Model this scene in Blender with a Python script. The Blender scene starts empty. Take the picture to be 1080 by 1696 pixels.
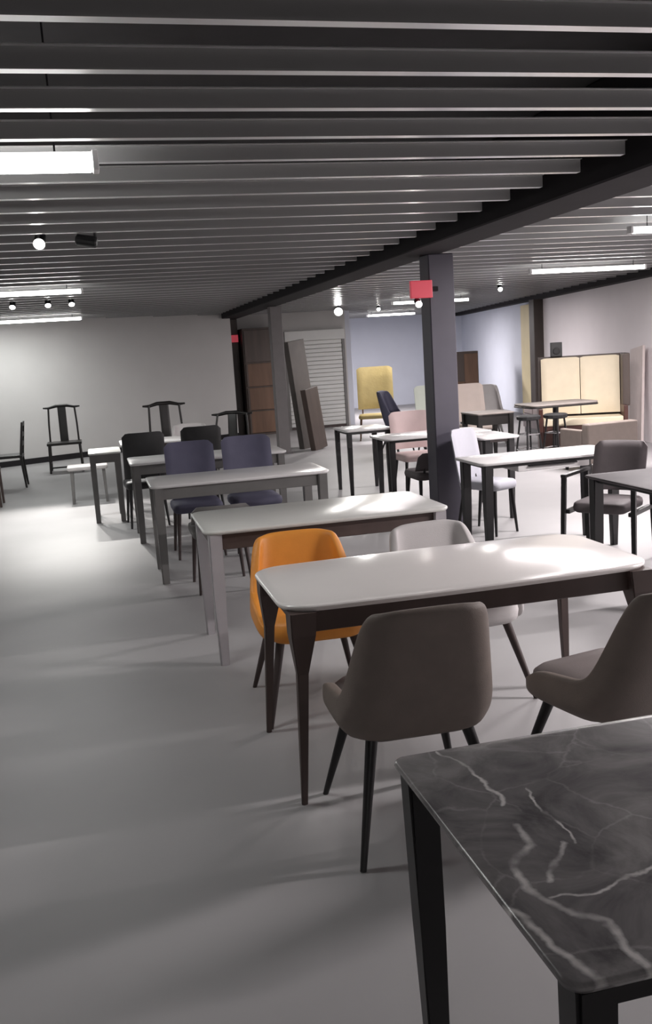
import bpy, bmesh, math, random
from mathutils import Vector, Matrix
random.seed(7)
S = bpy.context.scene
COL = S.collection

# ------------------------------------------------------------------ camera
FPX, CAM_H = 1560.0, 1.65
ROLL, PITCH, YAW = 0.063, 0.16856, -0.23392
def cam_axes():
    cp, sp = math.cos(PITCH), math.sin(PITCH)
    F = Vector((0, cp, -sp)); R = Vector((1, 0, 0)); U = Vector((0, sp, cp))
    c, s = math.cos(ROLL), math.sin(ROLL)
    R, U = c * R - s * U, s * R + c * U
    Z = Matrix.Rotation(YAW, 3, 'Z')
    return Z @ R, Z @ U, Z @ F
CR, CU, CF = cam_axes()
cd = bpy.data.cameras.new('camera'); cam = bpy.data.objects.new('camera', cd); COL.objects.link(cam)
cd.sensor_fit = 'HORIZONTAL'; cd.sensor_width = 36.0; cd.lens = FPX / 1080 * 36.0
cd.clip_start = 0.05; cd.clip_end = 200
cam.matrix_world = Matrix((( CR.x, CU.x, -CF.x, 0), (CR.y, CU.y, -CF.y, 0), (CR.z, CU.z, -CF.z, CAM_H), (0, 0, 0, 1)))
S.camera = cam
def P(u, v, z):
    """photo pixel -> world point on the horizontal plane z"""
    d = (u - 540) / FPX * CR - (v - 848) / FPX * CU + CF
    t = (z - CAM_H) / d.z
    return Vector((d.x * t, d.y * t, z))

# ------------------------------------------------------------------ world, exposure
w = bpy.data.worlds.new('world'); S.world = w; w.use_nodes = True
w.node_tree.nodes['Background'].inputs[0].default_value = (.8, .82, .85, 1)
w.node_tree.nodes['Background'].inputs[1].default_value = 0.05
S.view_settings.view_transform = 'Standard'; S.view_settings.look = 'None'
S.view_settings.gamma = 1.0; S.view_settings.use_curve_mapping = False
S.view_settings.exposure = 0.88
LAMP = 1.0                                    # scales every lamp of the hall

# ------------------------------------------------------------------ materials
MATS = {}
def mat(name, col, rough=.5, metal=0., spec=.5, noise=0., nscale=8., bump=0., bscale=60., emit=0., stretch=(1, 1, 1), col2=None, coat=0.):
    m = bpy.data.materials.new(name); m.use_nodes = True; MATS[name] = m
    nt = m.node_tree; b = nt.nodes['Principled BSDF']
    b.inputs['Base Color'].default_value = (*col, 1); b.inputs['Roughness'].default_value = rough
    b.inputs['Metallic'].default_value = metal; b.inputs['Specular IOR Level'].default_value = spec
    b.inputs['Coat Weight'].default_value = coat
    if emit:
        b.inputs['Emission Color'].default_value = (*col, 1); b.inputs['Emission Strength'].default_value = emit
    tc = nt.nodes.new('ShaderNodeTexCoord'); mp = nt.nodes.new('ShaderNodeMapping')
    mp.inputs['Scale'].default_value = stretch; nt.links.new(tc.outputs['Object'], mp.inputs[0])
    if noise:
        n = nt.nodes.new('ShaderNodeTexNoise'); n.inputs['Scale'].default_value = nscale; n.inputs['Detail'].default_value = 5
        nt.links.new(mp.outputs[0], n.inputs['Vector'])
        r = nt.nodes.new('ShaderNodeValToRGB')
        c2 = col2 or tuple(max(0, c * (1 - noise)) for c in col)
        r.color_ramp.elements[0].position = .3; r.color_ramp.elements[0].color = (*c2, 1)
        r.color_ramp.elements[1].position = .7; r.color_ramp.elements[1].color = (*col, 1)
        nt.links.new(n.outputs['Fac'], r.inputs[0]); nt.links.new(r.outputs[0], b.inputs['Base Color'])
    if bump:
        n2 = nt.nodes.new('ShaderNodeTexNoise'); n2.inputs['Scale'].default_value = bscale; n2.inputs['Detail'].default_value = 3
        nt.links.new(mp.outputs[0], n2.inputs['Vector'])
        bp = nt.nodes.new('ShaderNodeBump'); bp.inputs['Strength'].default_value = bump; bp.inputs['Distance'].default_value = .01
        nt.links.new(n2.outputs['Fac'], bp.inputs['Height']); nt.links.new(bp.outputs[0], b.inputs['Normal'])
    return m
mat('floor', (.345, .337, .34), rough=.48, spec=.25, noise=.10, nscale=1.2, bump=.02, bscale=25)
mat('wall_white', (.56, .55, .54), rough=.85, noise=.04, nscale=2, bump=.05)
mat('wall_pink', (.80, .755, .77), rough=.8, noise=.04, nscale=2, bump=.05)
mat('wall_blue', (.62, .645, .72), rough=.8, noise=.05, nscale=2, bump=.05)
mat('slab', (.035, .034, .035), rough=.9, noise=.2)
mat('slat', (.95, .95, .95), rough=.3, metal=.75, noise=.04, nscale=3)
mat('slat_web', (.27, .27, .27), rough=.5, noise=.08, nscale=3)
mat('steel_dark', (.020, .018, .020), rough=.8, spec=.2, noise=.15, nscale=5)
mat('steel_violet', (.072, .066, .088), rough=.5, noise=.15, nscale=4)
mat('steel_grey', (.20, .185, .185), rough=.5, noise=.1)
mat('steel_brown', (.055, .042, .036), rough=.5, noise=.15)
mat('lamp_body', (.75, .75, .75), rough=.4, noise=.03)
mat('lamp_glow', (1, .98, .96), emit=9)
mat('spot_black', (.012, .012, .013), rough=.4, noise=.1)
mat('spot_glow', (1, .97, .92), emit=40)
mat('sign_red', (.50, .05, .075), rough=.4, emit=.25)
mat('white_top', (.80, .785, .78), rough=.22, noise=.05, nscale=3)
mat('warm_top', (.88, .84, .82), rough=.2, noise=.04, nscale=3)
mat('grey_top', (.70, .70, .67), rough=.25, noise=.06, nscale=3)
mat('slate_top', (.105, .093, .098), rough=.6, spec=.25, noise=.2, nscale=4)
mat('frame_dark', (.060, .042, .040), rough=.45, noise=.2, nscale=6, stretch=(1, 1, .2))
mat('frame_brown', (.085, .058, .052), rough=.5, noise=.25, nscale=6, stretch=(1, 1, .2))
mat('frame_grey', (.17, .165, .16), rough=.5, noise=.15)
mat('frame_pale', (.42, .40, .42), rough=.45, noise=.1)
mat('leg_black', (.010, .009, .010), rough=.4, noise=.2)
mat('taupe', (.20, .163, .142), rough=.62, noise=.12, nscale=14, bump=.12, bscale=220)
mat('taupe_dark', (.115, .098, .102), rough=.65, noise=.12, nscale=14, bump=.12, bscale=220)
mat('taupe_pale', (.22, .185, .18), rough=.7, noise=.1, bump=.1, bscale=200)
mat('orange', (.86, .33, .05), rough=.5, noise=.08, nscale=10, bump=.08, bscale=200)
mat('light_fabric', (.56, .535, .53), rough=.7, noise=.06, bump=.1, bscale=200)
mat('silver_fabric', (.47, .47, .52), rough=.6, noise=.06, bump=.1, bscale=200)
mat('slate_fabric', (.098, .096, .15), rough=.75, noise=.15, nscale=6, bump=.12, bscale=200)
mat('pink_fabric', (.62, .48, .47), rough=.7, noise=.08, bump=.1, bscale=200)
mat('cream_fabric', (.80, .70, .52), rough=.6, noise=.06, bump=.1, bscale=120)
mat('beige_fabric', (.46, .39, .35), rough=.7, noise=.06, bump=.1)
mat('taupe_top', (.105, .085, .082), rough=.55, spec=.25, noise=.2, nscale=5)
mat('mint_fabric', (.56, .60, .53), rough=.7, noise=.06, bump=.1)
mat('yellow', (.43, .34, .14), rough=.6, noise=.2, nscale=5, bump=.2, bscale=30)
mat('yellow_board', (.72, .62, .38), rough=.6, noise=.1, nscale=3)
mat('black_fabric', (.018, .018, .019), rough=.6, noise=.2, bump=.1)
mat('wood_black', (.014, .012, .011), rough=.38, noise=.3, nscale=8, stretch=(1, 1, .15))
mat('wood_walnut', (.175, .095, .058), rough=.5, noise=.35, nscale=9, stretch=(1, 1, .12))
mat('wood_panel', (.095, .07, .06), rough=.5, noise=.3, nscale=9, stretch=(1, 1, .12))
mat('wood_red', (.085, .030, .022), rough=.4, noise=.3, nscale=8, stretch=(.2, 1, 1))
mat('wood_grey', (.26, .23, .21), rough=.6, noise=.2, nscale=8, stretch=(1, 1, .15))
mat('board_taupe', (.10, .088, .08), rough=.65, noise=.2, nscale=5)
mat('board_pale', (.60, .52, .50), rough=.7, noise=.1)
mat('shutter', (.66, .665, .65), rough=.5, noise=.04, nscale=3)
mat('chrome', (.75, .75, .76), rough=.2, metal=1., noise=.03)

def marble_mat():
    m = bpy.data.materials.new('marble_dark'); m.use_nodes = True; MATS['marble_dark'] = m
    nt = m.node_tree; N = nt.nodes.new; L = nt.links.new; b = nt.nodes['Principled BSDF']
    b.inputs['Roughness'].default_value = .22
    tc = N('ShaderNodeTexCoord')
    dn = N('ShaderNodeTexNoise'); dn.inputs['Scale'].default_value = 9; dn.inputs['Detail'].default_value = 5
    L(tc.outputs['Object'], dn.inputs['Vector'])
    sub = N('ShaderNodeVectorMath'); sub.operation = 'SUBTRACT'; sub.inputs[1].default_value = (.5, .5, .5); L(dn.outputs['Color'], sub.inputs[0])
    sc = N('ShaderNodeVectorMath'); sc.operation = 'SCALE'; sc.inputs['Scale'].default_value = .075; L(sub.outputs[0], sc.inputs[0])
    add = N('ShaderNodeVectorMath'); add.operation = 'ADD'; L(tc.outputs['Object'], add.inputs[0]); L(sc.outputs[0], add.inputs[1])
    flat = N('ShaderNodeVectorMath'); flat.operation = 'MULTIPLY'; flat.inputs[1].default_value = (1, 1, 0); L(add.outputs[0], flat.inputs[0])
    # cloudy ground
    cn = N('ShaderNodeTexNoise'); cn.inputs['Scale'].default_value = 4.5; cn.inputs['Detail'].default_value = 8; cn.inputs['Roughness'].default_value = .62
    cn.inputs['Distortion'].default_value = 1.1; L(tc.outputs['Object'], cn.inputs['Vector'])
    cr = N('ShaderNodeValToRGB'); L(cn.outputs['Fac'], cr.inputs[0])
    cr.color_ramp.elements[0].position = .36; cr.color_ramp.elements[0].color = (.12, .113, .118, 1)
    cr.color_ramp.elements[1].position = .74; cr.color_ramp.elements[1].color = (.38, .36, .36, 1)
    # long pale veins, stone print, as distances to broken lines
    def seg(a, c, wd):
        ax, ay = a; dx, dy = c[0] - ax, c[1] - ay; ll = dx * dx + dy * dy
        s = N('ShaderNodeVectorMath'); s.operation = 'SUBTRACT'; s.inputs[1].default_value = (ax, ay, 0); L(flat.outputs[0], s.inputs[0])
        d = N('ShaderNodeVectorMath'); d.operation = 'DOT_PRODUCT'; d.inputs[1].default_value = (dx / ll, dy / ll, 0); L(s.outputs[0], d.inputs[0])
        cl = N('ShaderNodeClamp'); L(d.outputs['Value'], cl.inputs[0])
        pr = N('ShaderNodeVectorMath'); pr.operation = 'SCALE'; pr.inputs[0].default_value = (dx, dy, 0); L(cl.outputs[0], pr.inputs['Scale'])
        ds = N('ShaderNodeVectorMath'); ds.operation = 'DISTANCE'; L(s.outputs[0], ds.inputs[0]); L(pr.outputs[0], ds.inputs[1])
        mr = N('ShaderNodeMapRange'); mr.inputs['From Min'].default_value = wd * .25; mr.inputs['From Max'].default_value = wd
        mr.inputs['To Min'].default_value = 1; mr.inputs['To Max'].default_value = 0; L(ds.outputs['Value'], mr.inputs['Value'])
        return mr.outputs[0]
    o = Vector((1.24, 1.49, 0))
    lines = [([(845, 1375), (862, 1405), (842, 1440), (862, 1475), (905, 1500), (985, 1530), (1020, 1575), (1066, 1618)], .011),
             ([(800, 1490), (850, 1530), (910, 1575), (990, 1632)], .010),
             ([(912, 1395), (906, 1460)], .007), ([(860, 1310), (930, 1395)], .004),
             ([(905, 1490), (1000, 1470), (1080, 1440)], .005), ([(720, 1250), (800, 1300), (820, 1340)], .006)]
    acc = None
    for pts, wd in lines:
        q = [P(u, v, .75) - o for u, v in pts]
        for a, c in zip(q[:-1], q[1:]):
            v = seg((a.x, a.y), (c.x, c.y), wd)
            if acc is None: acc = v
            else:
                mx = N('ShaderNodeMath'); mx.operation = 'MAXIMUM'; L(acc, mx.inputs[0]); L(v, mx.inputs[1]); acc = mx.outputs[0]
    # fine random veining
    vo = N('ShaderNodeTexVoronoi'); vo.feature = 'DISTANCE_TO_EDGE'; vo.inputs['Scale'].default_value = 5; L(add.outputs[0], vo.inputs['Vector'])
    vr = N('ShaderNodeMapRange'); vr.inputs['From Max'].default_value = .02; vr.inputs['To Min'].default_value = .35; vr.inputs['To Max'].default_value = 0
    L(vo.outputs['Distance'], vr.inputs['Value'])
    gate = N('ShaderNodeMath'); gate.operation = 'MULTIPLY'; L(vr.outputs[0], gate.inputs[0]); L(cn.outputs['Fac'], gate.inputs[1])
    mx = N('ShaderNodeMath'); mx.operation = 'MAXIMUM'; L(acc, mx.inputs[0]); L(gate.outputs[0], mx.inputs[1])
    gn = N('ShaderNodeTexNoise'); gn.inputs['Scale'].default_value = 14; gn.inputs['Detail'].default_value = 3; L(tc.outputs['Object'], gn.inputs['Vector'])
    gr = N('ShaderNodeMapRange'); gr.inputs['From Min'].default_value = .35; gr.inputs['From Max'].default_value = .6; gr.inputs['To Min'].default_value = .15; L(gn.outputs['Fac'], gr.inputs['Value'])
    k = N('ShaderNodeMath'); k.operation = 'MULTIPLY'; L(gr.outputs[0], k.inputs[1]); L(mx.outputs[0], k.inputs[0])
    mix = N('ShaderNodeMixRGB'); mix.inputs[2].default_value = (.78, .75, .74, 1)
    L(k.outputs[0], mix.inputs[0]); L(cr.outputs[0], mix.inputs[1]); L(mix.outputs[0], b.inputs['Base Color'])
marble_mat()

# ------------------------------------------------------------------ helpers
def obj(name, mesh, m, parent=None, loc=(0, 0, 0), rot=(0, 0, 0), smooth=False):
    o = bpy.data.objects.new(name, mesh); COL.objects.link(o)
    if m and not mesh.materials: mesh.materials.append(MATS[m])
    o.parent = parent; o.location = loc; o.rotation_euler = rot
    if smooth: mesh.shade_smooth()
    return o
def tag(o, label, cat, group=None, kind=None):
    o['label'] = label; o['category'] = cat
    if group: o['group'] = group
    if kind: o['kind'] = kind
    return o
def thing(name, label, cat, loc=(0, 0, 0), rz=0, group=None):
    o = bpy.data.objects.new(name, None); COL.objects.link(o); o.empty_display_size = .1
    o.location = loc; o.rotation_euler = (0, 0, rz)
    return tag(o, label, cat, group)
def bm_mesh(bm, name):
    bmesh.ops.recalc_face_normals(bm, faces=bm.faces[:])
    me = bpy.data.meshes.new(name); bm.to_mesh(me); bm.free(); return me
def add_box(bm, x0, x1, y0, y1, z0, z1, bev=0, seg=2):
    r = bmesh.ops.create_cube(bm, size=1)
    for v in r['verts']:
        v.co = Vector((x0 + (v.co.x + .5) * (x1 - x0), y0 + (v.co.y + .5) * (y1 - y0), z0 + (v.co.z + .5) * (z1 - z0)))
    if bev:
        es = list({e for v in r['verts'] for e in v.link_edges})
        bmesh.ops.bevel(bm, geom=es, offset=bev, segments=seg, profile=.6, affect='EDGES')
def box(x0, x1, y0, y1, z0, z1, bev=0, seg=2):
    bm = bmesh.new(); add_box(bm, x0, x1, y0, y1, z0, z1, bev, seg); return bm_mesh(bm, 'box')
def add_rings(bm, rings, cap=True):
    vr = [[bm.verts.new(p) for p in r] for r in rings]; n = len(vr[0])
    for a, b in zip(vr[:-1], vr[1:]):
        for i in range(n): bm.faces.new((a[i], a[(i + 1) % n], b[(i + 1) % n], b[i]))
    if cap: bm.faces.new(vr[0]); bm.faces.new(vr[-1])
def ring(c, r, n=12, rx=None, axis='z'):
    c = Vector(c); out = []
    for i in range(n):
        a = 2 * math.pi * i / n; p = Vector((r * math.cos(a), (rx or r) * math.sin(a), 0))
        if axis == 'x': p = Vector((0, p.x, p.y))
        if axis == 'y': p = Vector((p.x, 0, p.y))
        out.append(c + p)
    return out
def tube(pts, rads, n=10):
    """a tapered round bar through pts"""
    bm = bmesh.new(); pts = [Vector(p) for p in pts]; rings = []
    for i, p in enumerate(pts):
        d = (pts[min(i + 1, len(pts) - 1)] - pts[max(i - 1, 0)]).normalized()
        a = d.cross(Vector((0, 0, 1)) if abs(d.z) < .9 else Vector((0, 1, 0))).normalized(); b = d.cross(a)
        r = rads[i] if isinstance(rads, (list, tuple)) else rads
        rings.append([p + r * (math.cos(2 * math.pi * k / n) * a + math.sin(2 * math.pi * k / n) * b) for k in range(n)])
    add_rings(bm, rings); me = bm_mesh(bm, 'tube'); me.shade_smooth(); me.set_sharp_from_angle(angle=1.0); return me
def square_leg(a, b, ra, rb, asp=1.):
    """a tapered square leg from a (top) to b (foot)"""
    bm = bmesh.new()
    def q(c, r): return [Vector(c) + Vector((sx * r, sy * r * asp, 0)) for sx, sy in ((-1, -1), (1, -1), (1, 1), (-1, 1))]
    mid = [(x + y) / 2 for x, y in zip(a, b)]
    add_rings(bm, [q(a, ra), q(mid, (ra * 1.1 + rb * .9) / 2), q(b, rb)])
    es = [e for e in bm.edges if abs((e.verts[0].co - e.verts[1].co).z) > .05]
    bmesh.ops.bevel(bm, geom=es, offset=min(ra, rb) * .3, segments=2, affect='EDGES')
    return bm_mesh(bm, 'leg')
def wedge_leg(a, b, ra, rb):
    """broad shoulder under the top narrowing quickly to a slim splayed leg"""
    bm = bmesh.new(); a, b = Vector(a), Vector(b)
    def q(f, r): return [a.lerp(b, f) + Vector((sx * r, sy * r, 0)) for sx, sy in ((-1, -1), (1, -1), (1, 1), (-1, 1))]
    add_rings(bm, [q(0, ra), q(.12, ra * .9), q(.32, rb * 1.9), q(.6, rb * 1.5), q(1, rb)])
    es = [e for e in bm.edges if abs((e.verts[0].co - e.verts[1].co).z) > .03]
    bmesh.ops.bevel(bm, geom=es, offset=rb * .4, segments=2, affect='EDGES')
    return bm_mesh(bm, 'leg')
def rounded_outline(hx, hy, r, n=6, bow=0.):
    out = []
    for sx, sy, a0 in ((1, 1, 0), (-1, 1, 90), (-1, -1, 180), (1, -1, 270)):
        for i in range(n + 1):
            a = math.radians(a0 + 90 * i / n)
            x = sx * (hx - r) + r * math.cos(a); y = sy * (hy - r) + r * math.sin(a)
            out.append(Vector((x, y, 0)))
    if bow:                                            # gently bowed long sides (boat-shaped top)
        res = []
        for i, p in enumerate(out):
            q = out[(i + 1) % len(out)]; res.append(p)
            if (q - p).length > .3 and abs(q.x - p.x) > .3:
                for k in range(1, 8): res.append(p.lerp(q, k / 8))
        out = [Vector((p.x, p.y * (1 - bow * (p.x / hx) ** 2), 0)) for p in res]
    return out
def slab(hx, hy, z0, z1, r=.06, n=6, bev=.006, bow=0., under=0.):
    bm = bmesh.new(); o = rounded_outline(hx, hy, r, n, bow)
    def sh(d, z): return [Vector((p.x * (1 - d / hx), p.y * (1 - d / hy), z)) for p in o]
    add_rings(bm, [sh(bev + under, z0), sh(0 + under * .2, z0 + bev * 1.5), sh(0, z1 - bev), sh(bev * .4, z1 - bev * .35), sh(bev, z1)])
    me = bm_mesh(bm, 'slab'); me.shade_smooth(); me.set_sharp_from_angle(angle=.5); return me
CACHE = {}
def cached(key, fn):
    if key not in CACHE: CACHE[key] = fn()
    return CACHE[key]

# ------------------------------------------------------------------ the room
ZS, ZC = 2.50, 2.95                     # underside of the slats, dark slab above them
def structure(o, label, cat): return tag(o, label, cat, kind='structure')
def wall_between(name, a, b, m, label, z1=ZC, t=.15):
    a, b = Vector(a), Vector(b); d = b - a
    me = box(0, d.length, 0, t, 0, z1)
    o = obj(name, me, m, loc=(a.x, a.y, 0), rot=(0, 0, math.atan2(d.y, d.x)))
    return structure(o, label, 'wall')
structure(obj('floor', box(-4.3, 11.5, -3.2, 26.4, -.12, 0), 'floor'), 'smooth grey polished floor of the hall', 'floor')
WFA, WFB = Vector((-4.15, 16.05)), Vector((2.88, 19.45))
wall_between('wall_far', WFA, WFB, 'wall_white', 'plain off white wall closing the left bay at the far end')
wall_between('wall_back', (2.88, 20.2), (5.5, 20.2), 'wall_white', 'pale wall around the roller shutter')
wall_between('wall_recess', (5.5, 26.0), (10.75, 26.0), 'wall_blue', 'bluish grey wall far behind the yellow chair')
wall_between('wall_return', (5.5, 26.15), (5.5, 20.35), 'wall_blue', 'bluish grey side wall of the deep right bay')
def rw(y): return 8.04 + .1866 * (y - 12.46)     # inner face of the right-hand wall
wall_between('wall_right', (rw(18.0), 18.0), (rw(-3.1), -3.1), 'wall_pink', 'pale pinkish white wall behind the booth bench')
wall_between('wall_right_2', (rw(26.2), 26.2), (rw(18.0), 18.0), 'wall_blue', 'bluish stretch of the right wall beyond the dark column')
wall_between('wall_left', (-4.15, -3.1), (-4.15, 16.05), 'wall_white', 'plain off white wall on the left of the hall')
wall_between('wall_rear', (rw(-3.1), -3.1), (-4.15, -3.1), 'wall_white', 'plain off white wall behind the viewer')
structure(obj('baseboard_far', box(0, (WFB - WFA).length, -.015, -.001, 0, .10), 'steel_dark', loc=(WFA.x, WFA.y, 0),
          rot=(0, 0, math.atan2(WFB.y - WFA.y, WFB.x - WFA.x))), 'dark skirting along the off white far wall', 'baseboard')
ceil = structure(obj('ceiling', box(-4.3, 11.5, -3.2, 26.4, ZC, ZC + .1), 'slab'), 'black ceiling slab behind rows of light metal slats', 'ceiling')

def slat_mesh():
    """open metal channel, one metre long: pale sole, two webs, small lips along the top"""
    bm = bmesh.new(); H, W, T = .062, .044, .003
    prof = [(-W/2, 0), (W/2, 0), (W/2, H), (W/2 + .020, H), (W/2 + .020, H + T), (W/2 - T, H + T), (W/2 - T, T),
            (-W/2 + T, T), (-W/2 + T, H + T), (-W/2 - .020, H + T), (-W/2 - .020, H), (-W/2, H)]
    a = [bm.verts.new((0, y, z)) for y, z in prof]; b = [bm.verts.new((1, y, z)) for y, z in prof]
    n = len(prof)
    for i in range(n): bm.faces.new((a[i], a[(i + 1) % n], b[(i + 1) % n], b[i]))
    bm.faces.new(a); bm.faces.new(b)
    bm.faces.ensure_lookup_table()
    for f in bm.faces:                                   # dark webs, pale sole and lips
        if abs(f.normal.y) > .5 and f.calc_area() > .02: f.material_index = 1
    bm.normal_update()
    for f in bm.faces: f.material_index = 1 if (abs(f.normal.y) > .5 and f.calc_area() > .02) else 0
    return bm_mesh(bm, 'slat')
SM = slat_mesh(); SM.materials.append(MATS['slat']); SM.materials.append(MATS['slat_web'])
PITCH_S = .4325; Y0 = 2.575
def far_y(x): return WFA.y + (x - WFA.x) / (WFB.x - WFA.x) * (WFB.y - WFA.y)
k = -9
while True:
    y = Y0 + k * PITCH_S; k += 1
    if y > 25.8: break
    # left bay: up to the beam, cut by the slanting far wall
    x0 = -4.1
    if y > 15.9: x0 = max(-4.1, WFA.x + (y + .1 - WFA.y) / (WFB.y - WFA.y) * (WFB.x - WFA.x))
    if x0 < 2.3 and y < 19.3:
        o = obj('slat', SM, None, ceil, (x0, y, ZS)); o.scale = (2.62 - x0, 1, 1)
    # right bay
    a, b = 3.16, rw(y) - .14
    if y > 20.1: a = 5.55
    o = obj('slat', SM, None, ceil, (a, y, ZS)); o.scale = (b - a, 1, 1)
# beams
structure(obj('trim_1', box(2.70, 3.08, -3.05, 20.1, 2.43, ZC - .002, .01, 1), 'steel_dark'), 'black steel beam running the length of the hall over the columns', 'beam')
bl = Vector((rw(26) - rw(-3), 29)).length; ba = math.atan2(-29, -(rw(26) - rw(-3)))
structure(obj('trim_2', box(0, bl, -.20, -.004, 2.42, 2.56, .006, 1), 'steel_dark', loc=(rw(26), 26, 0), rot=(0, 0, ba)), 'dark beam along the top of the pinkish right wall', 'beam')
# columns: H-section posts boxed in, with a foot plate
def column(x, y, s, m, label, z1=2.43):
    c = structure(obj('column', box(-s/2, s/2, -s/2, s/2, 0, z1, .008, 1), m, loc=(x, y, 0)), label, 'column')
    obj('base_plate', box(-s/2 - .03, s/2 + .03, -s/2 - .03, s/2 + .03, 0, .02, .004, 1), m, c)
    return c
column(3.075, 8.1, .235, 'steel_violet', 'dark violet grey column nearest, behind the white tables')
column(3.06, 15.6, .20, 'steel_grey', 'grey brown column with dark boards leaning beside it')
column(2.99, 20.0, .20, 'steel_brown', 'narrow dark column at the corner beside the brown wardrobe')
pR = Vector((rw(18.0), 18.0))
column(pR.x - .12, pR.y, .22, 'steel_brown', 'dark column against the right wall beside the yellow board')

# roller shutter
sx0, sx1, sy = 4.13, 5.42, 20.185
sh = thing('roller_shutter', 'pale grey roller shutter with horizontal slats in the back wall', 'shutter', ((sx0 + sx1) / 2, sy, 0))
W2 = (sx1 - sx0) / 2
obj('housing', box(-W2 - .02, W2 + .02, -.12, 0, 1.90, 2.12, .01, 1), 'shutter', sh)
for s in (-1, 1): obj('guide_rail', box(s * W2 - .03, s * W2 + .03, -.06, 0, .0, 1.90, .004, 1), 'frame_grey', sh)
SL = box(-W2 + .03, W2 - .03, -.035, 0, .004, .086, .012, 2)
for i in range(21): obj('slat', SL, 'shutter', sh, (0, 0, .05 + i * .088))
obj('bottom_bar', box(-W2 + .03, W2 - .03, -.045, 0, 0, .05, .004, 1), 'frame_dark', sh)

# ------------------------------------------------------------------ lamps
def area(name, parent, loc, sx, sy, power, col=(1, .97, .94)):
    l = bpy.data.lights.new(name, 'AREA'); l.shape = 'RECTANGLE'; l.size = sx; l.size_y = sy
    l.energy = power * LAMP; l.color = col
    o = bpy.data.objects.new(name, l); COL.objects.link(o); o.parent = parent; o.location = loc; return o
def batten(x0, x1, y, z, wd, hh, power, label, col=(1, .97, .94)):
    t = thing('linear_lamp', label, 'lamp', ((x0 + x1) / 2, y, z), group='linear lamps under the slats')
    L = (x1 - x0) / 2
    obj('housing', box(-L, L, -wd * .32, wd * .32, hh * .8, hh, .002, 1), 'lamp_body', t)
    obj('diffuser', box(-L + .01, L - .01, -wd/2, wd/2, 0, hh * .8, wd * .15, 2), 'lamp_glow', t)
    for s in (-1, 1): obj('end_cap', box(s * L - .012, s * L + .012, -wd/2 - .003, wd/2 + .003, -.003, hh + .003, .003, 1), 'lamp_body', t)
    for s in (-.8, .8): obj('hanger', tube([(s * L, 0, hh), (s * L, 0, ZC - z)], .004, 6), 'steel_dark', t)
    area('lamp_light', t, (0, 0, -.01), 2 * L, wd, power, col)
    return t
WARM = (1, .935, .94); COOL = (.97, 1, .98)
batten(-1.40, .105, 3.95, 2.400, .085, .07, 7, 'big bright linear lamp nearest, cut by the left edge of the view', COOL)
batten(-1.50, .010, 10.45, 2.410, .06, .05, 22, 'linear lamp between the two rows of track spotlights on the left', COOL)
batten(-1.55, -.030, 16.35, 2.415, .06, .05, 24, 'farthest linear lamp on the left, close to the off white wall', COOL)
batten(-1.40, .10, -1.9, 2.400, .085, .07, 3, 'added linear lamp continuing the left row, unseen behind the viewer', COOL)  # added, unseen: lifts the dark chair backs facing the viewer
batten(4.15, 5.60, 3.02, 2.400, .06, .05, 135, 'added linear lamp continuing the right row, out of view beside the viewer', WARM)  # added outside the view to brighten the near tables
batten(4.15, 5.60, 6.72, 2.400, .06, .05, 80, 'linear lamp at the right edge just past the black beam', WARM)
batten(5.12, 6.62, 10.42, 2.395, .06, .05, 85, 'long bright linear lamp over the booth bench', WARM)
batten(5.35, 6.80, 16.35, 2.395, .06, .05, 70, 'linear lamp partly hidden by the violet grey column', WARM)
batten(6.55, 7.75, 22.0, 2.400, .06, .05, 110, 'faint linear lamp deep in the right bay past the roller shutter', WARM)

def aim(o, d):
    o.rotation_euler = Vector(d).to_track_quat('-Z', 'Y').to_euler()
def spot_can(parent, loc, d, glow=True, power=0, ang=58, r=.038):
    """spotlight head: yoke, cylindrical can, glowing lens"""
    bm = bmesh.new()
    add_rings(bm, [ring((0, 0, .13), r * .55, 14), ring((0, 0, .12), r * .95, 14), ring((0, 0, .0), r, 14), ring((0, 0, .012), r * .85, 14)])
    h = obj('spot_head', bm_mesh(bm, 'can'), 'spot_black', parent, loc); aim(h, d)
    bm = bmesh.new(); add_rings(bm, [ring((0, 0, .005), r * .86, 14), ring((0, 0, -.008), r * .6, 14)])
    obj('lens', bm_mesh(bm, 'lens'), 'spot_glow' if glow else 'spot_black', h)
    if power:
        l = bpy.data.lights.new('spot_light', 'SPOT'); l.energy = power * LAMP; l.spot_size = math.radians(ang); l.spot_blend = .7
        l.shadow_soft_size = .04; l.color = (1, .97, .93)
        lo = bpy.data.objects.new('spot_light', l); COL.objects.link(lo); lo.parent = h; lo.location = (0, 0, -.02)
def track(x0, x1, y, z, heads, label, r=.038):
    t = thing('track_light', label, 'lamp', ((x0 + x1) / 2, y, z), group='track spotlights')
    L = (x1 - x0) / 2
    obj('rail', box(-L, L, -.018, .018, 0, .03, .003, 1), 'spot_black', t)
    for s in (-.85, .85): obj('hanger', tube([(s * L, 0, .03), (s * L, 0, ZC - z)], .004, 6), 'steel_dark', t)
    for hx, d, glow, pw in heads:
        x = hx - (x0 + x1) / 2
        obj('stem', tube([(x, 0, 0), (x, 0, -.05)], .010, 8), 'spot_black', t)
        spot_can(t, (x, 0, -.05 - r), d, glow, pw, r=r)
    return t
track(-.9, .25, 6.5, 2.53, [(-.23, (-.1, -1, -.55), True, 5), (.125, (1, -.2, -.2), False, 0)], 'pair of black track spotlights, one lit towards the viewer')
track(-1.1, .10, 12.6, 2.52, [(-.85, (-.12, -1, -1.15), True, 130), (-.42, (.0, -1, -1.2), True, 130), (-.13, (.08, -1, -1.15), True, 130)], 'row of three lit track spotlights near the far left wall')
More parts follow.
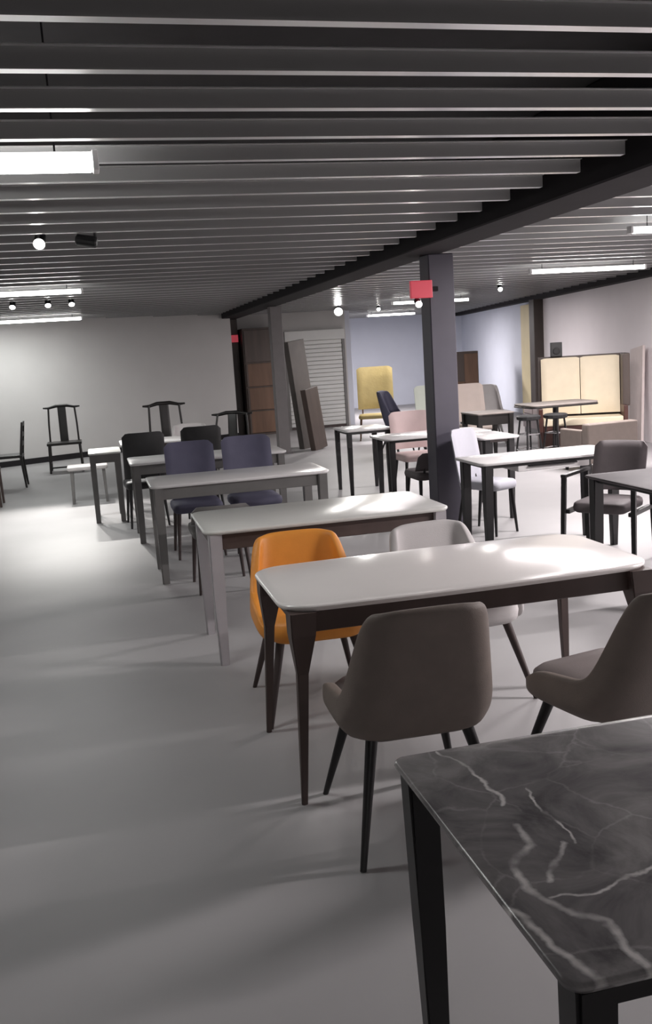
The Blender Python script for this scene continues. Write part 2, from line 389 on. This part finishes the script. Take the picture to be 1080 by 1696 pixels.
track(4.4, 5.1, 17.9, 2.52, [(4.76, (-.25, -1, -.35), True, 60)], 'dazzling track spotlight in front of the roller shutter', r=.085)  # oversized head stands in for the glow bloom around the lens
track(5.5, 6.3, 18.9, 2.52, [(5.88, (-.3, -1, -.5), True, 20)], 'small lit track spotlight right of the dazzling one')
track(6.0, 6.7, 13.95, 2.52, [(6.34, (-.3, -1, -.6), True, 20)], 'small lit track spotlight left of the long right lamp')
# red signs on the columns
def red_sign(x, y, z, label, lit):
    t = thing('red_sign', label, 'sign', (x, y, z))
    obj('panel', box(-.10, .10, -.02, .02, -.075, .075, .006, 2), 'sign_red', t)
    obj('bracket', box(.04, .16, .0, .035, -.02, .02, .003, 1), 'steel_dark', t)
    if lit: spot_can(t, (-.05, -.07, -.13), (-.2, -1, -.3), True, 0, r=.03)
red_sign(2.87, 7.955, 2.13, 'small red sign high on the violet grey column', True)
red_sign(2.98, 19.85, 2.03, 'small red sign high on the far corner column', False)

# ------------------------------------------------------------------ tables
def table(name, x0, x1, y0, y1, top, frame, legm, label, H=.75, th=.022, r=.07, bow=0., leg='square', apron=.09, inset=.09, ra=.034, rb=.018, splay=.02, group='dining tables', rz=0, zleg=0, lip=True):
    hx, hy = (x1 - x0) / 2, (y1 - y0) / 2
    t = thing(name, label, 'table', ((x0 + x1) / 2, (y0 + y1) / 2, 0), rz, group)
    obj('tabletop', slab(hx, hy, H - th, H, r, 7, .006, bow), top, t)
    ix, iy = hx - inset, hy - inset * .8
    if apron:
        for s in (-1, 1):
            obj('apron', box(-ix, ix, s * iy - .011, s * iy + .011, H - th - apron, H - th, .003, 1), frame, t)
            obj('apron', box(s * ix - .011, s * ix + .011, -iy + .011, iy - .011, H - th - apron, H - th, .003, 1), frame, t)
    for sx in (-1, 1):
        for sy in (-1, 1):
            a = (sx * (ix - .0), sy * (iy - .0), H - th - .001); b = (sx * (ix + splay), sy * (iy + splay), 0)
            obj('leg', square_leg(a, b, ra, rb) if leg == 'square' else wedge_leg(a, b, ra, rb), legm, t)
    return t
table('marble_table', .565, 1.95, 1.085, 1.90, 'marble_dark', 'leg_black', 'leg_black', 'dark grey marble dining table with white veins, nearest to the viewer', th=.02, r=.03, apron=.05, inset=.05, ra=.034, rb=.024, splay=-.012)
table('dining_table', .585, 2.10, 3.20, 3.95, 'warm_top', 'frame_brown', 'frame_brown', 'glossy white dining table with rounded ends beside the orange chair', r=.13, bow=.07, inset=.075, ra=.05, rb=.011, splay=.045, apron=.085, leg='wedge')
table('dining_table', .50, 1.89, 4.90, 5.62, 'grey_top', 'frame_brown', 'frame_pale', 'greyish white dining table behind the orange chair', r=.07, inset=.06, ra=.036, rb=.024, splay=.0)
table('dining_table', .345, 1.72, 6.98, 7.63, 'white_top', 'frame_grey', 'frame_grey', 'white dining table in front of the two slate blue chairs', r=.06, inset=.06, ra=.036, rb=.026, splay=.0)
table('dining_table', .27, 1.74, 8.72, 9.38, 'white_top', 'frame_grey', 'frame_grey', 'white dining table just behind the two slate blue chairs', r=.06, inset=.06, ra=.034, rb=.026, splay=.0)
table('dining_table', .26, 1.36, 10.95, 11.6, 'white_top', 'frame_dark', 'frame_grey', 'bright white table in the far left row before the yoke chair', r=.05, inset=.06, splay=.0)
table('side_table', -.10, .24, 10.15, 10.75, 'grey_top', 'frame_grey', 'frame_grey', 'small greyish table at the left end of the far row', r=.04, inset=.04, splay=.0, ra=.03, rb=.024)
table('side_table', 2.74, 3.30, 10.30, 10.92, 'white_top', 'leg_black', 'leg_black', 'small white table with thin black legs in front of the yellow chair', r=.04, inset=.05, apron=.03, ra=.028, rb=.018, splay=0)
table('dining_table', 2.78, 3.95, 8.96, 9.55, 'white_top', 'leg_black', 'leg_black', 'white table with black legs half hidden by the violet grey column', r=.08, inset=.1, apron=.03, ra=.03, rb=.018, splay=0)
table('dining_table', 2.76, 3.98, 6.52, 7.08, 'white_top', 'leg_black', 'leg_black', 'white table with black legs and a drawer right of the violet column', r=.06, inset=.08, apron=.03, ra=.036, rb=.024, splay=0)
table('dining_table', 3.40, 3.80, 8.00, 8.62, 'white_top', 'frame_dark', 'leg_black', 'short white table right behind the one with the drawer', r=.06, inset=.08, apron=.03, H=.78, ra=.03, rb=.02, splay=0)
table('dining_table', 3.06, 4.45, 4.72, 5.55, 'slate_top', 'leg_black', 'leg_black', 'dark slate dining table at the right edge with a taupe armchair behind', r=.05, inset=.07, apron=.03, ra=.036, rb=.026, splay=0, th=.018)
# drawer of the white table beside the violet column
t = [o for o in bpy.data.objects if o.get('label', '').startswith('white table with black legs and a drawer')][0]
d = obj('drawer', box(-.28, .32, -.285 + .06, .1, .655, .715, .004, 1), 'white_top', t, (0, 0, 0))
obj('handle', box(-.20, .20, -.262, -.226, .690, .702, .003, 1), 'leg_black', d)

# ------------------------------------------------------------------ chairs
def shell_surface(W=.25, D=.235, top=.85, low=.36, wing=.50, tip=.45, a_back=50, a_side=100, a_front=128, lean=.10, narrow=.14):
    bm = bmesh.new(); nu, nv = 30, 8; grid = []
    def sm(t): t = max(0, min(1, t)); return t * t * (3 - 2 * t)
    for i in range(nu + 1):
        s = -1 + 2 * i / nu; ph = math.radians(a_front) * s; da = abs(math.degrees(ph))
        sn, cs = math.sin(ph), math.cos(ph)
        px = W * math.copysign(abs(sn) ** .42, sn); py = -D * math.copysign(abs(cs) ** .42, cs)
        zt = top + (wing - top) * sm((da - a_back) / (a_side - a_back)) if da < a_side else wing + (tip - wing) * sm((da - a_side) / (a_front - a_side))
        zt -= .015 * (1 - math.cos(min(1, da / 50) * math.pi)) / 2
        colv = []
        for j in range(nv + 1):
            f = j / nv; z = low + (zt - low) * f
            k = max(0, (z - .45) / .40); tuck = 1 - .16 * (1 - min(1, f * 2.5)) ** 2
            colv.append(bm.verts.new((px * tuck * (1 - narrow * k), py * tuck - lean * k * max(0, cs) ** .5 - .0 * k, z)))
        grid.append(colv)
    for i in range(nu):
        for j in range(nv): bm.faces.new((grid[i][j], grid[i + 1][j], grid[i + 1][j + 1], grid[i][j + 1]))
    me = bm_mesh(bm, 'shell'); me.shade_smooth(); return me
def add_shell_mods(o, t):
    so = o.modifiers.new('solid', 'SOLIDIFY'); so.thickness = t; so.offset = 0
    su = o.modifiers.new('sub', 'SUBSURF'); su.levels = 1; su.render_levels = 2
def cushion(hx, hy, z0, z1, r, cy=0):
    bm = bmesh.new(); o = rounded_outline(hx, hy, r, 6); h = z1 - z0
    def q(s, z): return [Vector((p.x * s, p.y * s + cy, z)) for p in o]
    add_rings(bm, [q(.90, z0), q(.98, z0 + h * .15), q(1, z0 + h * .5), q(.975, z0 + h * .82), q(.9, z0 + h * .97), q(.55, z1 + .006)])
    me = bm_mesh(bm, 'cushion'); me.shade_smooth(); return me
def shell_chair(name, loc, rz, fabric, legm, label, group=None, seatm=None, **kw):
    t = thing(name, label, 'chair', (loc[0], loc[1], 0), rz, group)
    key = ('shell', tuple(sorted(kw.items())), fabric)
    o = obj('back_shell', cached(key, lambda: shell_surface(**kw)), fabric, t); add_shell_mods(o, .042)
    obj('seat', cached(('seat', seatm or fabric), lambda: cushion(.222, .225, .37, .475, .09, .03)), seatm or fabric, t)
    for sx in (-1, 1):
        for sy in (-1, 1):
            obj('leg', cached(('lg', sx, sy, legm), lambda: tube([(sx * .165, sy * .15 + .0, .385), (sx * .255, sy * .27 - (.03 if sy < 0 else 0), 0)], [.022, .011], 10)), legm, t)
    return t
def panel_mesh(w, z0, z1, bend=.05, lean=.10, th=.05, rtop=.08, narrow=0.):
    bm = bmesh.new(); nu, nv = 12, 7; fr, bk = [], []
    for i in range(nu + 1):
        u = -1 + 2 * i / nu; a, b = [], []
        drop = rtop * max(0, abs(u) - .75) ** 2 * 16 * .5
        for j in range(nv + 1):
            f = j / nv; z = z0 + (z1 - drop - z0) * f
            x = u * w / 2 * (1 - narrow * f); y = bend * u * u - lean * f
            e = 1 - .75 * max(abs(u) ** 8, f ** 10, (1 - f) ** 12)
            a.append(bm.verts.new((x, y + th / 2 * e, z))); b.append(bm.verts.new((x, y - th / 2 * e, z)))
        fr.append(a); bk.append(b)
    for i in range(nu):
        for j in range(nv):
            bm.faces.new((fr[i][j], fr[i][j + 1], fr[i + 1][j + 1], fr[i + 1][j])); bm.faces.new((bk[i][j], bk[i + 1][j], bk[i + 1][j + 1], bk[i][j + 1]))
    for g, r in ((0, 0), (nu, 1)):
        for j in range(nv): bm.faces.new((fr[g][j], bk[g][j], bk[g][j + 1], fr[g][j + 1]))
    for i in range(nu):
        bm.faces.new((fr[i][0], fr[i + 1][0], bk[i + 1][0], bk[i][0])); bm.faces.new((fr[i][nv], bk[i][nv], bk[i + 1][nv], fr[i + 1][nv]))
    me = bm_mesh(bm, 'panel'); me.shade_smooth(); me.set_sharp_from_angle(angle=1.1); return me
def panel_chair(name, loc, rz, fabric, legm, label, group=None, w=.46, top=.88, z0=.50, arms=False, lr=.016, lean=.10):
    t = thing(name, label, 'chair', (loc[0], loc[1], 0), rz, group)
    obj('backrest', cached(('pb', w, top, z0, fabric, lean), lambda: panel_mesh(w, z0, top, lean=lean)), fabric, t, (0, -.215, 0))
    obj('seat', cached(('ps', fabric, w), lambda: cushion(w / 2 - .005, .225, .39, .47, .06, 0)), fabric, t)
    for sx in (-1, 1):
        if arms:
            obj('leg', cached(('al', sx, legm), lambda: square_leg((sx * .255, .19, .64), (sx * .265, .21, 0), .017, .014)), legm, t)
            obj('leg', cached(('ar', sx, legm), lambda: square_leg((sx * .245, -.20, .64), (sx * .255, -.25, 0), .017, .013)), legm, t)
            obj('armrest', cached(('aa', sx, legm), lambda: box(sx * .252 - .02, sx * .252 + .02, -.25, .215, .64, .665, .006, 2)), legm, t)
            obj('side_rail', cached(('as', sx, legm), lambda: box(sx * .235 - .02, sx * .235 + .02, -.2, .19, .375, .405, .004, 1)), legm, t)
        else:
            obj('leg', cached(('pf', sx, legm, w), lambda: tube([(sx * (w/2 - .05), .17, .40), (sx * (w/2 - .02), .20, 0)], [.019, .011], 10)), legm, t)
            obj('leg', cached(('pr', sx, legm, w), lambda: tube([(sx * (w/2 - .05), -.17, .40), (sx * (w/2 - .02), -.24, 0)], [.019, .011], 10)), legm, t)
            obj('back_post', cached(('pp', sx, legm, w), lambda: tube([(sx * (w/2 - .08), -.19, .42), (sx * (w/2 - .08), -.235, .56)], .013, 8)), legm, t)
    return t
PI = math.pi
near = dict(low=.385, W=.25, D=.235, top=.86, wing=.53, tip=.46, a_back=47, a_side=84, a_front=134, lean=.10, narrow=.17)
shell_chair('upholstered_chair', (.955, 2.99), -.03, 'taupe', 'leg_black', 'taupe upholstered wing chair seen from behind before the orange chair', 'chairs at the near white table', seatm='taupe_pale', **near)
shell_chair('upholstered_chair', (1.70, 2.86), .22, 'taupe', 'leg_black', 'taupe upholstered wing chair cut by the right edge beside the marble table', 'chairs at the near white table', seatm='taupe_pale', **near)
shell_chair('upholstered_chair', (.895, 4.22), PI - .04, 'orange', 'frame_dark', 'bright orange upholstered chair tucked under the near white table', 'chairs at the near white table', seatm='orange', **dict(near, top=.785))
shell_chair('upholstered_chair', (1.58, 4.08), PI + .12, 'light_fabric', 'frame_dark', 'light grey upholstered chair facing the viewer across the near white table', 'chairs at the near white table', seatm='light_fabric', **dict(near, top=.785))
panel_chair('upholstered_chair', (.775, 8.02), PI, 'slate_fabric', 'frame_dark', 'left one of the two slate blue chairs behind the white table', 'slate blue chairs', w=.43, top=.95)
panel_chair('upholstered_chair', (1.28, 8.02), PI, 'slate_fabric', 'frame_dark', 'right one of the two slate blue chairs, nearer the columns', 'slate blue chairs', w=.44, top=.96)
panel_chair('armchair', (3.57, 6.10), PI - .9, 'taupe_dark', 'leg_black', 'dark taupe armchair with black frame behind the slate table', None, w=.40, top=.86, arms=True)
panel_chair('upholstered_chair', (3.27, 7.58), PI + .45, 'silver_fabric', 'leg_black', 'silver grey chair against the right side of the violet column', None, w=.32, top=.90, z0=.38)
panel_chair('upholstered_chair', (3.12, 8.56), .0, 'taupe_dark', 'leg_black', 'low dark chair pushed under the white table left of the violet column', None, w=.46, top=.66, z0=.48)
panel_chair('upholstered_chair', (3.50, 10.02), PI, 'pink_fabric', 'leg_black', 'pale pink chair behind the table left of the violet column', None, w=.50, top=.92)

# dark wood chairs of the far left
def yoke_chair(loc, rz, m, label, H=1.08, group='yoke back chairs', sm='wood_black'):
    t = thing('yoke_chair', label, 'chair', (loc[0], loc[1], 0), rz, group); k = H / 1.08
    obj('seat', box(-.27, .27, -.22, .22, .44, .48, .008, 2), sm, t)
    for sx in (-1, 1):
        obj('leg', tube([(sx * .235, .19, .45), (sx * .25, .21, 0)], .018, 8), m, t)
        obj('leg', tube([(sx * .235, -.20, .45), (sx * .25, -.22, 0)], .018, 8), m, t)
        obj('back_post', tube([(sx * .225, -.20, .47), (sx * .22, -.215, .75), (sx * .205, -.25, 1.03 * k)], .015, 8), m, t)
        obj('stretcher', tube([(sx * .245, -.21, .14), (sx * .245, .20, .14)], .011, 8), m, t)
    obj('stretcher', tube([(-.245, .205, .09), (.245, .205, .09)], .012, 8), m, t)
    obj('yoke_rail', tube([(-.29, -.255, 1.035 * k), (-.20, -.26, 1.03 * k), (-.09, -.285, 1.055 * k), (.09, -.285, 1.055 * k), (.20, -.26, 1.03 * k), (.29, -.255, 1.035 * k)], [.012, .02, .026, .026, .02, .012], 8), m, t)
    obj('splat', panel_mesh(.13, .48, 1.05 * k, bend=0, lean=.06, th=.016, rtop=0), m, t, (0, -.215, 0))
    return t
yoke_chair((-.50, 15.75), PI, 'wood_black', 'black yoke back chair standing alone against the off white wall', 1.07)
yoke_chair((.96, 12.75), PI + .1, 'wood_black', 'black yoke back chair showing only its rail over the far tables', 1.12)
yoke_chair((1.75, 12.75), PI - .4, 'wood_black', 'black low back chair beside the far corner column', .92)
def side_chair(loc, rz, m, label, group='side chairs along the left'):
    t = thing('side_chair', label, 'chair', (loc[0], loc[1], 0), rz, group)
    obj('seat', box(-.21, .21, -.21, .21, .43, .47, .008, 2), m, t)
    for sx in (-1, 1):
        obj('leg', square_leg((sx * .185, .185, .44), (sx * .195, .20, 0), .018, .013), m, t)
        obj('leg', square_leg((sx * .185, -.185, .44), (sx * .195, -.22, 0), .018, .013), m, t)
        obj('back_post', square_leg((sx * .18, -.25, .93), (sx * .185, -.19, .46), .014, .018), m, t)
    for z in (.62, .75, .90):
        obj('back_rail', box(-.18, .18, -.012, .012, z - .03, z + .03, .004, 1), m, t, (0, -.19 - .06 * (z - .46) / .47, 0))
    return t
side_chair((-1.25, 14.2), -PI / 2 + PI, 'wood_black', 'dark slatted side chair in profile at the far left')
side_chair((-1.42, 12.35), -PI / 2, 'frame_brown', 'brown slatted side chair cut by the left edge')
def bench(x0, x1, y0, y1, H, top, m, label):
    t = thing('bench', label, 'bench', ((x0 + x1) / 2, (y0 + y1) / 2, 0)); hx, hy = (x1 - x0) / 2, (y1 - y0) / 2
    obj('seat', slab(hx, hy, H - .05, H, .03, 5, .01), top, t)
    for sx in (-1, 1):
        for sy in (-1, 1): obj('leg', square_leg((sx * (hx - .05), sy * (hy - .05), H - .05), (sx * (hx - .04), sy * (hy - .04), 0), .02, .015), m, t)
bench(-.38, .10, 11.75, 12.1, .46, 'light_fabric', 'frame_grey', 'pale low bench with grey legs at the left end of the far row')
panel_chair('upholstered_chair', (.44, 9.85), 0.05, 'black_fabric', 'leg_black', 'black low back chair behind the left slate blue chair', None, w=.42, top=.97)
panel_chair('upholstered_chair', (1.06, 10.1), 0.0, 'black_fabric', 'leg_black', 'black low back chair behind the right slate blue chair', None, w=.42, top=.97)
shell_chair('tub_chair', (1.18, 11.98), PI, 'light_fabric', 'frame_grey', 'pale tub chair below the rail of the black yoke chair', None)
# chairs under the third table and row
panel_chair('upholstered_chair', (.80, 6.78), .0, 'frame_grey', 'frame_dark', 'grey seat pushed under the white table before the slate chairs', None, w=.42, top=.64, z0=.5)

# right bay, far things
panel_chair('wing_chair', (5.02, 16.6), PI - .3, 'yellow', 'wood_walnut', 'yellow upholstered high back chair beside the roller shutter', None, w=.66, top=1.32, z0=.55)
shell_chair('tub_chair', (4.75, 14.3), PI + .9, 'slate_fabric', 'leg_black', 'slate blue tub chair beside the yellow chair', None, top=.98, low=.36)
panel_chair('upholstered_chair', (4.95, 13.3), PI - .1, 'mint_fabric', 'leg_black', 'pale mint high back chair left of the violet column', None, w=.52, top=1.05)
panel_chair('upholstered_chair', (5.42, 12.9), PI, 'beige_fabric', 'leg_black', 'beige high back chair just right of the violet column', None, w=.46, top=1.05)
shell_chair('tub_chair', (6.25, 14.4), PI - .3, 'light_fabric', 'frame_grey', 'pale tub chair in front of the bluish wall by the brown cabinet', None, top=.95)
table('low_table', 4.95, 5.50, 11.75, 12.35, 'wood_grey', 'wood_black', 'wood_black', 'dark tea table in front of the beige high back chair', H=.70, r=.03, inset=.05, apron=.14, splay=0, group=None)

# wardrobe
wr = thing('wardrobe', 'tall brown wardrobe with stacked doors beside the corner column', 'wardrobe', (3.53, 19.88, 0))
obj('body', box(-.40, .40, -.26, .28, 0, 2.22, .006, 1), 'wood_panel', wr)
for z0, z1, m in ((1.52, 2.18, 'wood_panel'), (1.02, 1.49, 'wood_walnut'), (.53, .99, 'wood_walnut'), (.05, .50, 'wood_walnut')):
    dr = obj('door', box(-.37, .37, -.285, -.262, z0, z1, .006, 1), m, wr)
    obj('door_frame', box(-.37, -.33, -.293, -.286, z0, z1, .002, 1), 'wood_panel', dr)
# leaning boards against the second column
def leaning(foot, top, width, th, m, label, name='leaning_board', sdx=.9):
    a, b = Vector(foot), Vector(top); up = (b - a); L = up.length; up.normalize()
    side = Vector((sdx, 1, 0)).normalized(); side = (side - up * side.dot(up)).normalized(); n = side.cross(up)
    bm = bmesh.new(); add_box(bm, -width / 2, width / 2, -th / 2, th / 2, 0, L, .008, 2)
    o = obj(name, bm_mesh(bm, 'board'), m)
    lift = abs(n.z) * th / 2 + .002
    o.matrix_world = Matrix(((side.x, n.x, up.x, a.x), (side.y, n.y, up.y, a.y), (side.z, n.z, up.z, a.z + lift), (0, 0, 0, 1)))
    tag(o, label, 'board'); return o
leaning((3.64, 16.2, 0), (3.46, 16.15, 1.86), .56, .10, 'board_taupe', 'tall taupe board leaning against the grey brown column')
leaning((3.71, 15.75, 0), (3.58, 15.72, 1.05), .44, .10, 'wood_panel', 'shorter dark brown board leaning in front of the taupe board')
# cabinet, tall yellow board on the right wall
cb = thing('cabinet', 'dark brown cabinet standing far back right of the violet column', 'cabinet', (8.35, 20.6, 0), -.2)
obj('body', box(-.33, .33, -.25, .25, 0, 1.45, .006, 1), 'wood_panel', cb)
for s in (-1, 1): 
    dr = obj('door', box(s * .16 - .155, s * .16 + .155, -.272, -.252, .06, .78 if s < 0 else 1.40, .006, 1), 'wood_walnut', cb)
    obj('handle', box(s * .03 - .006, s * .03 + .006, -.285, -.273, .6, .72, .002, 1), 'chrome', dr)
yb = obj('tall_board', box(-.42, .42, -.03, .03, 0, 2.36, .006, 1), 'yellow_board', loc=(rw(18.75) - .10, 18.75, 0), rot=(0, 0, math.atan2(1, .1866)))
tag(yb, 'tall pale yellow board standing against the bluish wall', 'board')
# booth bench
bb = thing('booth_bench', 'high booth bench with two cream back pads in a dark brown shell', 'bench', (7.02, 12.72, 0), -.42)
obj('back_panel', box(-.60, .60, .22, .30, .0, 1.36, .01, 2), 'wood_panel', bb)
for s in (-1, 1):
    obj('side_panel', box(s * .60 - .03, s * .60 + .03, -.30, .30, 0, .62, .01, 2), 'wood_red', bb)
    obj('back_pad', panel_mesh(.56, .50, 1.34, bend=-.02, lean=-.07, th=.10, rtop=.03), 'cream_fabric', bb, (s * .285, .115, 0))
obj('side_wing', box(.575, .68, -.14, .30, .60, 1.36, .02, 2), 'wood_panel', bb)
obj('seat', box(-.565, .565, -.30, .12, .36, .47, .02, 2), 'cream_fabric', bb)
obj('plinth', box(-.565, .565, -.28, .2, 0, .36, .006, 1), 'wood_red', bb)
sp = thing('speaker', 'small black speaker on top of the booth bench', 'speaker', (6.80, 13.05, 1.36), -.42)
obj('cabinet', box(-.085, .085, -.07, .07, 0, .21, .008, 2), 'spot_black', sp)
bm = bmesh.new(); add_rings(bm, [ring((0, -.071, .08), .055, 14, axis='y'), ring((0, -.076, .08), .04, 14, axis='y')]); obj('cone', bm_mesh(bm, 'cone'), 'black_fabric', sp)
leaning((7.85, 12.6, 0), (7.98, 12.75, 1.42), .5, .04, 'board_pale', 'pale pinkish board leaning on the wall right of the booth bench', sdx=.2)
so = thing('low_sofa', 'low taupe sofa seen from behind in front of the booth bench', 'sofa', (6.02, 10.45, 0), .10)
obj('back_rest', box(-.36, .36, -.26, -.12, .12, .60, .03, 3), 'taupe', so)
obj('seat', box(-.28, .28, -.12, .34, .12, .40, .03, 3), 'taupe', so)
for sx in (-1, 1):
    obj('armrest', box(sx * .32 - .04, sx * .32 + .04, -.12, .34, .12, .52, .02, 3), 'taupe', so)
    for y in (-.2, .28): obj('foot', square_leg((sx * .30, y, .12), (sx * .30, y, 0), .02, .015), 'leg_black', so)
wb = thing('wall_bench', 'long dark taupe bench along the right wall left of the booth', 'bench', (7.62, 14.75, 0), math.atan2(-.1866, 1))
obj('plinth', box(-.28, .28, -.85, .85, 0, .10, .004, 1), 'leg_black', wb)
obj('body', box(-.30, .30, -.88, .88, .10, .34, .015, 2), 'taupe_dark', wb)
for k in range(3): obj('cushion', box(-.29, .29, -.87 + k * .585, -.87 + k * .585 + .57, .34, .46, .03, 3), 'taupe_pale', wb)
# pedestal table and stools before the booth
pt = thing('pedestal_table', 'wood topped black pedestal table in front of the booth bench', 'table', (6.15, 11.85, 0))
obj('tabletop', slab(.50, .32, .74, .77, .10, 6, .008), 'wood_grey', pt)
obj('edge_band', slab(.505, .325, .722, .742, .10, 6, .004), 'wood_black', pt)
obj('pedestal', tube([(0, 0, .03), (0, 0, .722)], .04, 12), 'leg_black', pt)
obj('base', slab(.26, .2, 0, .03, .08, 6, .006), 'leg_black', pt)
def stool(loc, label):
    t = thing('bar_stool', label, 'stool', (loc[0], loc[1], 0), loc[2], 'black stools under the pedestal table')
    bm = bmesh.new(); add_rings(bm, [ring((0, 0, .60), .12, 16), ring((0, 0, .615), .155, 16), ring((0, 0, .65), .16, 16), ring((0, 0, .665), .13, 16)])
    obj('seat', bm_mesh(bm, 'seat'), 'black_fabric', t)
    for i in range(4):
        a = PI / 4 + i * PI / 2; c, s = math.cos(a), math.sin(a)
        obj('leg', tube([(c * .11, s * .11, .61), (c * .19, s * .19, 0)], .013, 8), 'leg_black', t)
    for z, r in ((.22, .165), (.42, .14)):
        bm = bmesh.new(); bmesh.ops.create_circle(bm, segments=4, radius=.01)
        bm.free(); pts = [(r * math.cos(PI / 4 + k * PI / 2), r * math.sin(PI / 4 + k * PI / 2), z) for k in range(4)]
        for k in range(4): obj('foot_rail', tube([pts[k], pts[(k + 1) % 4]], .009, 8), 'chrome', t)
stool((5.50, 11.35, .2), 'black bar stool on the left below the pedestal table')
stool((5.86, 11.30, .5), 'black bar stool on the right below the pedestal table')
